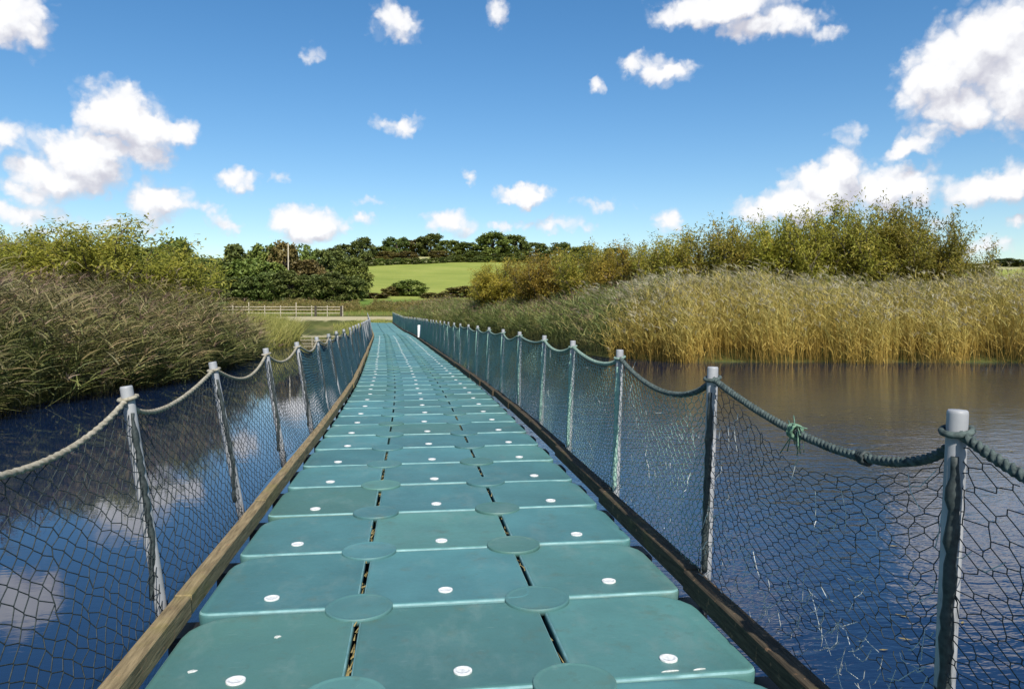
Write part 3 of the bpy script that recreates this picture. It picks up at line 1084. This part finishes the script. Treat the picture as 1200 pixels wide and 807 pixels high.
def reeds(name, xy, Hgt, mats, label, leaves=6, wind=(-.3, 0), leaf_l=.42, leaf_w=.022, stem_w=.010, lean=.10, droop=.55, plume=.6, plume_mat='plume', seed=1, spread=.55):
    g = np.random.default_rng(seed)
    N = len(xy)
    z = np.maximum(terrain(xy[:, 0], xy[:, 1]), -.75)
    P = np.column_stack([xy, z])
    Hh = Hgt - z
    wd = np.array([wind[0], wind[1], 0.0])
    bent = np.where(g.random(N) < .10, 4.0, 1.0) * lean          # some stems are bent or broken over
    D = unit(np.column_stack([g.normal(0, 1, N) * bent + wd[0] * .35, g.normal(0, 1, N) * bent + wd[1] * .35, np.ones(N)]))
    clump = .5 + .5 * np.sin(xy[:, 0] * .9 + 1.3 * np.sin(xy[:, 1] * .6)) * np.sin(xy[:, 1] * .7 + xy[:, 0] * .3)
    rn = np.clip(.45 * g.random(N) + .55 * clump + g.normal(0, .12, N), 0, 1)
    dd = unit(np.column_stack([wd[0] + g.normal(0, .2, N), wd[1] + g.normal(0, .2, N), -.3 * np.ones(N)]))
    st = strips(P, D, Hh, stem_w, .12, dd, 3, rn, .5)
    parts = [st]
    # leaves
    K = leaves
    f = g.uniform(.22, .98, (N, K))
    base = P[:, None] + D[:, None] * (Hh[:, None] * f)[..., None] + dd[:, None] * ((Hh * .12)[:, None] * f ** 2)[..., None]
    az = g.uniform(0, 2 * np.pi, (N, K))
    out = np.stack([np.cos(az) * spread + wd[0] * 1.1, np.sin(az) * spread + wd[1] * 1.1, .75 + .3 * g.random((N, K))], -1).reshape(-1, 3)
    out = unit(out)
    dr = unit(np.column_stack([out[:, 0] + wd[0], out[:, 1] + wd[1], -1.0 * np.ones(N * K)]))
    lr = np.clip(np.repeat(rn, K) + g.normal(0, .16, N * K), 0, 1)
    V, Fq, r, t = strips(base.reshape(-1, 3), out, leaf_l * g.uniform(.6, 1.25, N * K), leaf_w, droop * g.uniform(.4, 1.4, N * K), dr, 3, lr, .08)
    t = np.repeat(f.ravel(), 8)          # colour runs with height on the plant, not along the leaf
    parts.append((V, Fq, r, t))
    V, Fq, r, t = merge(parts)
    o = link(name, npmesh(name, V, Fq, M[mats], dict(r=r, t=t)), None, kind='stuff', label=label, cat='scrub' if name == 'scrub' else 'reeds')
    if plume > 0:
        m = g.random(N) < plume
        n = int(m.sum()); J = 5
        tip = P[m] + D[m] * Hh[m][:, None] + dd[m] * (Hh[m] * .12)[:, None]
        ta = np.repeat(tip, J, 0)
        pd = unit(np.column_stack([wd[0] * 1.3 + g.normal(0, .35, n * J), wd[1] * 1.3 + g.normal(0, .35, n * J), np.full(n * J, .7)]))
        pdd = unit(np.column_stack([pd[:, 0] + wd[0], pd[:, 1], -.8 * np.ones(n * J)]))
        V, Fq, r, t = strips(ta - np.array([0, 0, .08]) * g.random((n * J, 1)), pd, g.uniform(.16, .32, n * J), .028, .4, pdd, 2, np.repeat(g.random(n), J), .2)
        link('reed_plumes', npmesh('reed_plumes', V, Fq, M[plume_mat], dict(r=r, t=t)), o, kind='stuff')
    return o


g0 = np.random.default_rng(11)
# right bank: travel so that land is on the left of the line
RS = [(46, 20.5), (40, 23), (30, 25.6), (24, 26.2), (21, 26.8), (17.5, 27.6), (14, 27.9), (10.3, 28.6), (8.3, 32)]
RS = RS[::-1]


def bank(line, n, depth, seed, power=1.3):
    return along(line, n, np.random.default_rng(seed), depth, power)


LINE_R = RS                                     # runs left to right, land (north) on its left
xy, d, s = bank(LINE_R, 13500, 5.0, 21, 1.25)
hn = .35 * np.sin(xy[:, 0] * .55) + .25 * np.sin(xy[:, 0] * 1.3 + xy[:, 1])
Hg = 1.45 + 1.75 * np.sqrt(np.clip(d / 3.2, 0, 1)) + hn * .55 + g0.normal(0, .30, len(d))
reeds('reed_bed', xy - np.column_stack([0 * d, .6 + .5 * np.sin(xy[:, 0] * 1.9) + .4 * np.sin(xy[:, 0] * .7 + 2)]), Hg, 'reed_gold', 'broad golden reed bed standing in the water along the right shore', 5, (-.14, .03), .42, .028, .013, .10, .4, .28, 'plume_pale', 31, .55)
# grey-green taller reeds just behind
xy, d, s = bank(LINE_R, 5200, 4.0, 22, 1.0)
xy = xy + np.array([0, 3.0])
Hg = 3.15 + .35 * np.sin(xy[:, 0] * .45 + 1) + .3 * np.sin(xy[:, 0] * 1.7) + g0.normal(0, .25, len(d))
reeds('reed_bed', xy, Hg, 'reed_green', 'taller grey-green reeds behind the golden reeds under the right willows', 7, (-.35, .05), .5, .028, .012, .12, .5, .4, 'plume_pale', 32)
# reeds running up the right side of the walkway towards the far end
LINE_R2 = [(-1.5, 93), (3, 86), (6.5, 72), (8.4, 56), (8.6, 46), (7.9, 36), (8.3, 32)][::-1]
LINE_R2 = LINE_R2[::-1]
xy, d, s = bank(LINE_R2, 7500, 6.5, 23, 1.1)
Hg = 2.0 + 1.2 * np.clip(d / 4, 0, 1) + .4 * np.sin(xy[:, 1] * .5) + g0.normal(0, .25, len(d))
reeds('reed_bed', xy, Hg, 'reed_green', 'leafy green reeds crowding the right side of the walkway before its far end', 7, (-.2, -.2), .6, .048, .016, .14, .55, .4, 'plume', 33)

# left bank
LINE_L = [(-8.8, 4), (-8.3, 10), (-8.2, 16), (-7.5, 19), (-6.8, 22.5), (-6.9, 28), (-7.3, 34), (-7.5, 37)]
xy, d, s = bank(LINE_L, 7800, 5.0, 24, 1.2)
Hg = 1.15 + 1.25 * np.sqrt(np.clip(d / 3.5, 0, 1)) - .9 * sstep(xy[:, 1], 26, 37) + .35 * np.sin(xy[:, 1] * .8) + .25 * np.sin(xy[:, 1] * 2.1 + xy[:, 0]) + g0.normal(0, .34, len(d))
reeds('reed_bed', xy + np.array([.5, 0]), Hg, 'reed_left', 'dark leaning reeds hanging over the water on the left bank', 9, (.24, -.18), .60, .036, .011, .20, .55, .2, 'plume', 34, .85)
xy, d, s = bank(LINE_L, 4200, 6.0, 25, 1.0)
xy = xy + np.array([-3.0, 0])
Hg = 2.45 + .3 * np.sin(xy[:, 1] * .6) - 1.0 * sstep(xy[:, 1], 25, 36) + g0.normal(0, .30, len(d))
reeds('reed_bed', xy, Hg, 'reed_left', 'taller reeds with purple-brown plumes below the left willow', 6, (.14, -.1), .55, .034, .012, .17, .5, .95, 'plume', 35, .8)

# marsh grass
def grass(line, n, depth, h, seed, label, power=1.0):
    g = np.random.default_rng(seed)
    xy, d, s = along(line, n, g, depth, power)
    z = terrain(xy[:, 0], xy[:, 1])
    P = np.column_stack([xy, z - .05])
    D = unit(np.column_stack([g.normal(0, .28, n), g.normal(0, .28, n), np.ones(n)]))
    dr = unit(np.column_stack([g.normal(0, 1, n), g.normal(0, 1, n), -.6 * np.ones(n)]))
    cl_ = .5 + .5 * np.sin(xy[:, 0] * 1.1 + np.sin(xy[:, 1] * .8)) * np.cos(xy[:, 1] * .5)
    V, Fq, r, t = strips(P, D, h * g.uniform(.5, 1.2, n), .05, .35, dr, 3, np.clip(.6 * g.random(n) + .5 * cl_, 0, 1), .1)
    return link('marsh_grass', npmesh('marsh_grass', V, Fq, M['grass'], dict(r=r, t=t)), None, kind='stuff', label=label, cat='grass')


grass([(-7.6, 35), (-7.2, 40), (-6.9, 44), (-7.6, 52), (-9.5, 66)], 26000, 10, 1.7, 41, 'yellow-green tussocky grass on the left bank past the reeds')
grass([(-10, 98.8), (-3.5, 99.5), (4, 91), (9, 88)][::-1], 7000, 5, .7, 42, 'dry yellow grass on the far bank where the walkway lands')
grass([(-60, 112), (40, 112)], 14000, 18, .8, 43, 'green grass on the dyke behind the pale railing')


xy, d, s = bank([(-30, 122), (-8, 124), (30, 120)], 9000, 16, 26, 1.0)
Hg = terrain(xy[:, 0], xy[:, 1]) + .9 + .5 * np.sin(xy[:, 0] * .5 + 2) * np.sin(xy[:, 1] * .4) + .7 * sstep(xy[:, 0], -4, 8) + g0.normal(0, .3, len(d))
reeds('scrub', xy, Hg, 'scrub', 'rough brown-green scrub across the far bank below the green field', 6, (-.1, -.1), .5, .09, .04, .2, .5, .2, 'plume', 36, .8)
xy, d, s = bank([(-1, 97), (3, 96), (8, 88), (12, 74)][::-1], 5000, 9, 27, 1.0)
xy = along([(12, 70), (9, 84), (4, 98), (0, 103)], 5000, np.random.default_rng(27), -9, 1.0)[0]
Hg = terrain(xy[:, 0], xy[:, 1]) + 2.1 + .5 * np.sin(xy[:, 0] * .6) + g0.normal(0, .3, len(xy))
reeds('scrub', xy, Hg, 'scrub', 'brown scrub right of the place where the walkway lands', 6, (-.1, -.1), .5, .07, .03, .2, .5, .3, 'plume', 37, .8)


g = np.random.default_rng(77)
A = np.column_stack([g.uniform(2.2, 16, 240), g.uniform(2, 26, 240), np.full(240, WATER_Z + .006)])
a = g.uniform(0, 6.28, 240)
Dv = np.column_stack([np.cos(a), np.sin(a), np.zeros(240)]); Sv = np.column_stack([-np.sin(a), np.cos(a), np.zeros(240)])
l = g.uniform(.015, .06, 240)[:, None]
V = np.stack([A - Dv * l, A + Sv * l * .3, A + Dv * l, A - Sv * l * .3], 1).reshape(-1, 3)
link('floating_leaves', npmesh('floating_leaves', V, np.arange(960).reshape(-1, 4), M['litter']), None, kind='stuff',
     label='scraps of dry leaf floating on the water right of the walkway', cat='leaves')

# ------------------------------------------------------------------ willows and bushes
def bush_mesh(name, wmat, lmat, R_, H_, n_stem, n_twig, n_leaf, leaf_l, leaf_w, seed, upright=.5):
    """multi-stemmed bush: stems fan from the base, twigs leave the stems, leaves sit along the twigs"""
    g = np.random.default_rng(seed)
    ge = Geo(); TW, TD, TL = [], [], []
    for i in range(n_stem):
        az = g.uniform(0, 6.283); sp = g.random() ** .6 * R_ * .82
        hh = H_ * g.uniform(.62, 1.0) * (1 - .35 * (sp / R_) ** 2)
        tip = Vector((sp * math.cos(az), sp * math.sin(az), hh))
        ctrl = Vector((tip.x * (.35 + .3 * (1 - upright)), tip.y * (.35 + .3 * (1 - upright)), hh * .55))
        b = Vector((g.normal(0, .12), g.normal(0, .12), -.3))
        pts = [(b * (1 - t) ** 2 + ctrl * 2 * t * (1 - t) + tip * t * t) for t in np.linspace(0, 1, 7)]
        ge.tube(pts, [.055 * (1 - .85 * t) for t in np.linspace(0, 1, 7)], 4)
        for j in range(n_twig):
            t = g.uniform(.10, 1.0)
            p = b * (1 - t) ** 2 + ctrl * 2 * t * (1 - t) + tip * t * t
            a = g.uniform(0, 6.283)
            d = Vector((math.cos(a), math.sin(a), g.uniform(.1, 1.3) + .9 * (t > .85))).normalized()
            l = g.uniform(.45, 1.15) * (.7 + .3 * R_ / 3)
            ge.tube([p, p + d * l * .5 + Vector((0, 0, .03)), p + d * l], [.012, .008, .003], 3, cap=False)
            TW.append(p); TD.append(d); TL.append(l)
    TW, TD, TL = np.array(TW), np.array(TD), np.array(TL)
    k = g.integers(0, len(TW), n_leaf)
    f = g.uniform(.1, 1.05, n_leaf)
    P = TW[k] + TD[k] * (TL[k] * f)[:, None] + g.normal(0, .13, (n_leaf, 3))
    D = unit(TD[k] * .6 + g.normal(0, .75, (n_leaf, 3)) + np.array([0, 0, -.05]))
    tw_r = g.random(len(TW))
    V, Fq, r, t = strips(P, D, leaf_l * g.uniform(.6, 1.2, n_leaf), leaf_w, .3, np.tile(np.array([[0, 0, -1.]]), (n_leaf, 1)), 1, np.clip(.6 * tw_r[k] + .4 * g.random(n_leaf), 0, 1), .15)
    wood = pymesh('stems', ge.V, ge.F, M[wmat])
    return wood, (V, Fq, r, t)


def crown_mesh(data, mat):
    V, Fq, r, t = data
    return npmesh('crown', V, Fq, M[mat], dict(r=r, t=t))


BV = [bush_mesh('willow', 'bark', None, 2.9, 5.0, 36, 24, 42000, .16, .055, 50 + i, .4 + .2 * i) for i in range(3)]
BC = {}


def plant(name, x, y, top, width, var, mat, label, cat, group=None, rz=0.0, z=None):
    zb = float(terrain(x, y)) if z is None else z
    root = empty(name, (x, y, zb), label=label, cat=cat, group=group)
    wood, data = BV[var]
    if (var, mat) not in BC: BC[(var, mat)] = crown_mesh(data, mat)
    for nm, me in (('stems', wood), ('crown', BC[(var, mat)])):
        o = link(nm, me, root)
        o.scale = (width / 4.5, width / 4.5, (top - zb) / 5.1)
        o.rotation_euler = (0, 0, rz)
    return root


GR = 'willow bushes behind the right reed bed'
for i, (x, y, top, wd, var, mat, lab) in enumerate([
    (9.6, 76, 6.7, 7.6, 0, 'willow_rust', 'rusty willow bush nearest the far end of the walkway on the right'),
    (11.6, 64, 7.0, 7.6, 1, 'willow_rust', 'low golden-brown willow beside the green field, second along the right bank'),
    (12.8, 52, 6.4, 6.6, 2, 'willow_gold', 'straggly yellow willow with bare twigs above the leafy green reeds'),
    (13.4, 45, 5.7, 5.6, 0, 'willow_rust', 'orange-tinged willow between the straggly yellow one and the pointed one'),
    (14.6, 40.5, 6.2, 5.4, 1, 'willow_gold', 'yellow willow with a pointed tip left of the big cloud'),
    (16.6, 38, 6.4, 5.6, 2, 'willow_gold', 'willow with a slim upright top against the left of the low cloud'),
    (18.6, 36.5, 6.2, 5.2, 0, 'willow_gold', 'rounded yellow-green willow left of the tallest one'),
    (20.7, 35.6, 7.2, 5.8, 1, 'willow_green', 'tallest willow on the right bank, before the white cloud'),
    (22.7, 35, 6.7, 5.4, 2, 'willow_green', 'dense green willow just right of the tallest one'),
    (24.4, 34.2, 6.9, 4.9, 0, 'willow_green', 'green willow with twin tops near the right end of the row'),
    (26.0, 33.6, 5.6, 4.0, 1, 'willow_green', 'small drooping willow at the right end of the row'),
]):
    plant('willow_bush', x, y, top, wd, var, M and mat, lab, 'bush', GR, rz=i * 1.9)
GL = 'willow bushes behind the left reeds'
for i, (x, y, top, wd, var, mat, lab) in enumerate([
    (-11.0, 29, 5.0, 6.6, 1, 'willow_green', 'big rounded willow with windblown twigs on the left bank'),
    (-13.3, 26, 4.0, 5.0, 2, 'willow_green', 'low willow at the left edge beside the big rounded one'),
    (-9.8, 33.5, 4.2, 4.2, 0, 'willow_green', 'smallest willow, on the right flank of the big rounded one'),
    (-14.6, 31, 4.6, 5.2, 0, 'willow_green', 'willow half hidden behind the low one at the left edge'),
]):
    plant('willow_bush', x, y, top, wd, var, mat, lab, 'bush', GL, rz=2 + i * 1.7)


# ------------------------------------------------------------------ far trees
def tree_mesh(seed, n_clump, n_leaf, leaf, low=.12):
    """unit tree: height 1, crown about .8 wide; trunk with limbs, leaf clumps gathered along the limbs"""
    g = np.random.default_rng(seed)
    ge = Geo()
    ge.tube([(0, 0, -.06), (.005, 0, .15), (-.01, .01, .35), (.01, 0, .6)], [.034, .026, .02, .01], 7)
    C, Rr = [], []
    for i in range(n_clump):
        az = g.uniform(0, 6.283); zz = g.uniform(low, .95)
        prof = math.sin(math.pi * min(1, max(.10, (zz + .10) / 1.12)) ** .95) ** .55
        rad = .42 * prof * g.uniform(.35, 1.0) ** .6
        c = (rad * math.cos(az), rad * math.sin(az), zz * .93)
        C.append(c); Rr.append(g.uniform(.06, .115))
        if i % 3 == 0:
            z0 = min(.55, max(.1, c[2] * .6))
            ge.tube([(0, 0, z0), (c[0] * .5, c[1] * .5, (z0 + c[2]) / 2), c], [.012, .008, .003], 4, cap=False)
    C, Rr = np.array(C), np.array(Rr)
    k = g.integers(0, n_clump, n_leaf)
    dirn = unit(g.normal(0, 1, (n_leaf, 3)))
    P = C[k] + dirn * (Rr[k] * g.random(n_leaf) ** .35)[:, None] * np.array([1, 1, .75])
    D = unit(g.normal(0, 1, (n_leaf, 3)) + dirn * .5)
    cr = g.random(n_clump)
    V, Fq, r, t = strips(P, D, leaf * g.uniform(.6, 1.3, n_leaf), leaf * .75, .2, np.tile(np.array([[0, 0, -1.]]), (n_leaf, 1)), 1, np.clip(.55 * cr[k] + .45 * g.random(n_leaf), 0, 1), .45)
    return pymesh('trunk', ge.V, ge.F, M['bark']), (V, Fq, r, t)


TV = [tree_mesh(70, 90, 5200, .055, .04), tree_mesh(71, 80, 4800, .058, .08), tree_mesh(72, 110, 5600, .050, .02), tree_mesh(73, 80, 4800, .056, .10)]
TC = {}


def tree(x, y, top, width, var, mat, label, group, name='tree', cat='tree', rz=0.0):
    zb = float(terrain(x, y))
    root = empty(name, (x, y, zb), label=label, cat=cat, group=group)
    tr, data = TV[var]
    if (var, mat) not in TC: TC[(var, mat)] = crown_mesh(data, mat)
    for nm, me in (('trunk', tr), ('crown', TC[(var, mat)])):
        o = link(nm, me, root)
        o.scale = (width / .68, width / .68, (top - zb) / .98)
        o.rotation_euler = (0, 0, rz)
    return root


D_, G_, B_ = 'tree_dark', 'tree_mid', 'tree_brown'
WOOD = 'trees of the wood left of the green field'
wood_trees = [
    (-51.6, 175, 18.6, 9, 0, D_, 'tall dark round tree just right of the big left willow'),
    (-46.6, 182, 15.0, 8, 2, D_, 'low dark tree in the dip of the wood'),
    (-41.9, 180, 14.8, 8, 1, G_, 'low mid-green tree right of the dip in the wood'),
    (-37.1, 175, 17.5, 10, 3, D_, 'broad domed dark tree in the middle of the wood'),
    (-31.6, 172, 17.4, 8, 0, G_, 'bright green tree left of the pale pole'),
    (-27.3, 168, 17.6, 6.5, 2, B_, 'brownish tree right behind the pale pole'),
    (-24.6, 172, 17.6, 6.5, 1, G_, 'green tree just right of the pale pole'),
    (-22.6, 190, 17.8, 7, 3, D_, 'dark tree toward the right of the wood'),
    (-18.9, 200, 18.2, 8, 0, D_, 'dark tree at the right end of the wood behind the bushes'),
    (-14.2, 186, 15.2, 8, 2, G_, 'pale green tree at the right end of the wood by the field'),
    (-91, 190, 18.2, 12, 1, D_, 'dark tree over the willows at the far left edge'),
    (-81.8, 190, 18.6, 12, 0, D_, 'dark tree over the left willows, second from the left edge'),
    (-72, 192, 18.6, 12, 2, D_, 'dark tree behind the crown of the big left willow'),
    (-62, 186, 17.6, 11, 3, D_, 'dark tree glimpsed behind the right flank of the left willow'),
    (-101, 192, 18.4, 12, 3, G_, 'tree beyond the left edge'),
    (-34.5, 166, 13.6, 8, 1, G_, 'rounded tree below the broad domed one'),
    (-29.5, 162, 12.6, 7, 3, G_, 'rounded tree below the bright green one'),
    (-21.5, 163, 13.2, 7, 0, B_, 'russet tree below and right of the pale pole'),
    (-42.5, 166, 13.0, 9, 0, D_, 'dark rounded tree above the brown reeds left of the wood'),
    (-50, 165, 13.6, 10, 1, D_, 'dark rounded tree at the left foot of the wood'),
]
for i, a in enumerate(wood_trees):
    tree(*a, WOOD, rz=i * 2.1)
HB = 'bushes along the foot of the wood'
for i, (x, y, top, wd, lab) in enumerate([
    (-36, 156, 9.0, 6, 'dark bush at the left end of the row under the wood'),
    (-31.3, 155, 9.3, 6, 'dark bush second from the left in the row under the wood'),
    (-27.6, 154, 10.0, 5.5, 'dark bush third from the left in the row under the wood'),
    (-23.5, 152, 10.2, 6, 'dark bush in the middle of the row under the wood'),
    (-19.4, 152, 9.6, 5.5, 'dark bush third from the right in the row under the wood'),
    (-15.6, 154, 10.1, 6, 'dark bush second from the right in the row under the wood'),
    (-12.2, 156, 9.4, 5.5, 'dark bush at the right end of the row, against the green field')]):
    tree(x, y, top, wd, i % 3, D_, lab, HB, 'shrub', 'shrub', i * 1.3)
for x, y, top, wd, var, mat, lab in [(-.6, 186, 9.9, 7.5, 2, G_, 'green bush standing alone in the lower part of the field'),
                                     (-4.6, 184, 8.3, 4, 1, B_, 'small brownish bush left of the lone green bush'),
                                     (12.8, 178, 8.2, 8, 0, B_, 'brown bush at the lower right of the field'),
                                     (17.5, 165, 8.5, 7, 2, B_, 'brown bush beside the rusty willow at the field edge'),
                                     (5.5, 172, 6.4, 6, 1, B_, 'low brown bush at the foot of the field, middle'),
                                     (-8.6, 170, 6.2, 6, 0, B_, 'low brown bush at the foot of the field, left')]:
    tree(x, y, top, wd, var, mat, lab, 'bushes in the green field', 'shrub', 'shrub', x)
HT = 'trees on the hilltop'
for i, (x, y, top, wd, var, mat, lab) in enumerate([
    (-21.1, 340, 35.6, 9, 0, D_, 'small dark tree alone at the left of the hilltop'),
    (-13, 352, 32.5, 12, 2, G_, 'low green tree right of the small dark one on the hilltop'),
    (-6.7, 370, 39.2, 12, 1, D_, 'round dark tree on the hilltop, second tall one from the left'),
    (1.5, 372, 38.0, 12, 3, B_, 'brownish tree in the middle of the hilltop'),
    (9.6, 366, 40.4, 12, 0, D_, 'tall domed tree over the middle of the hilltop'),
    (18.5, 352, 36.0, 11, 2, G_, 'lower green tree right of the tall domed one on the hilltop'),
    (26, 350, 35.2, 11, 1, G_, 'low green tree in the dip of the hilltop'),
    (36.8, 338, 38.6, 14, 0, G_, 'biggest green tree at the right of the hilltop'),
    (47.5, 345, 38.2, 12, 3, D_, 'dark tree just right of the biggest hilltop tree'),
    (58.3, 350, 35.2, 12, 2, D_, 'dark tree over the rusty willow on the skyline'),
    (73.4, 360, 36.6, 12, 1, D_, 'round skyline tree seen between willow twigs'),
    (84, 360, 34.8, 11, 0, D_, 'skyline tree low behind the straggly yellow willow'),
    (99, 360, 34.2, 11, 2, D_, 'skyline tree hidden behind the orange-tinged willow'),
    (286, 330, 28.3, 12, 0, D_, 'dark tree on the skyline near the right edge'),
    (300, 334, 27.2, 12, 2, D_, 'dark tree on the skyline at the right edge'),
    (276, 340, 25.8, 10, 1, B_, 'low brown tree on the skyline right of the willows'),
    (-30, 345, 33, 11, 1, D_, 'dark tree behind the wood at the left of the hilltop'),
    (12, 335, 29.5, 8, 3, B_, 'russet tree on the straw patch below the domed tree'),
    (-2, 330, 28.6, 9, 2, B_, 'russet tree on the straw patch left of the middle'),
    (-10, 332, 28.6, 8, 3, B_, 'russet tree at the left of the straw patch'),
    (29, 325, 28.5, 10, 2, G_, 'green tree in front of the hilltop dip'),
    (22, 322, 26.8, 9, 0, G_, 'dark green tree at the right of the straw patch'),
    (40, 318, 27.0, 10, 1, G_, 'green tree below the biggest hilltop tree'),
    (49, 320, 26.5, 10, 2, B_, 'brownish tree below the dark hilltop tree'),
]):
    tree(x, y, top, wd, var, mat, lab, HT, rz=i * 1.7)
# hedge along the top of the field
hedge = empty('hedge', (10, 305, float(terrain(10, 305))), label='long dark hedge along the top edge of the green field', cat='hedge')
TC.setdefault((2, D_), crown_mesh(TV[2][1], D_))
for i in range(26):
    x = -34 + i * 3.6
    y = 304 + 1.5 * math.sin(i)
    o = link('bush_clump', TC[(2, D_)] if i % 3 else TC[(0, G_)], hedge, (x - 10, y - 305, float(terrain(x, y)) - hedge.location.z))
    hh = random.uniform(2.0, 3.2)
    o.scale = (6.5, 4.5, hh); o.rotation_euler = (0, 0, i * 1.1)

# pale pole in the wood
px, py = -24.9, 159
zb = float(terrain(px, py))
props(Geo().tube([(0, 0, -.5), (0, 0, 6), (.05, 0, 16.0 - zb)], [.17, .14, .10], 8).build('pole', M['rail'], None, True, loc=(px, py, zb)),
      'tall pale bare pole rising out of the wood', 'pole')

# ------------------------------------------------------------------ pale railing by the far path
rl = empty('railing', (-17, 112, float(terrain(-17, 112))), label='pale post-and-rail fence beside the path on the far left bank', cat='fence')
xs = np.arange(-27.5, -9.0, 2.2)
for i, x in enumerate(xs):
    z = float(terrain(x, 112))
    hgt = 1.55 + (.45 if i in (2, 5) else 0)
    Geo().box((0, 0, hgt / 2 - .1), (.12, .12, hgt + .2), 0, .02).build('post', M['rail'], rl, loc=Vector((x, 112, z)) - rl.location)
for i in range(len(xs) - 1):
    for zz in (.45, .95, 1.35):
        a, b = xs[i], xs[i + 1]
        z = float(terrain((a + b) / 2, 112))
        Geo().box((0, 0, 0), (b - a - .012, .05, .095), 0, .01).build('rail', M['rail'], rl, loc=Vector(((a + b) / 2, 112 - .11, z + zz)) - rl.location)
for x, lab in ((-13.6, 'dark gate post standing by the pale railing, left one'), (-10.0, 'dark gate post at the right end of the pale railing')):
    z = float(terrain(x, 110.6))
    props(Geo().box((0, 0, .7), (.3, .3, 1.7), 0, .03).build('gate_post', M['darkwood'], None, loc=(x, 110.6, z)), lab, 'post', 'dark gate posts')
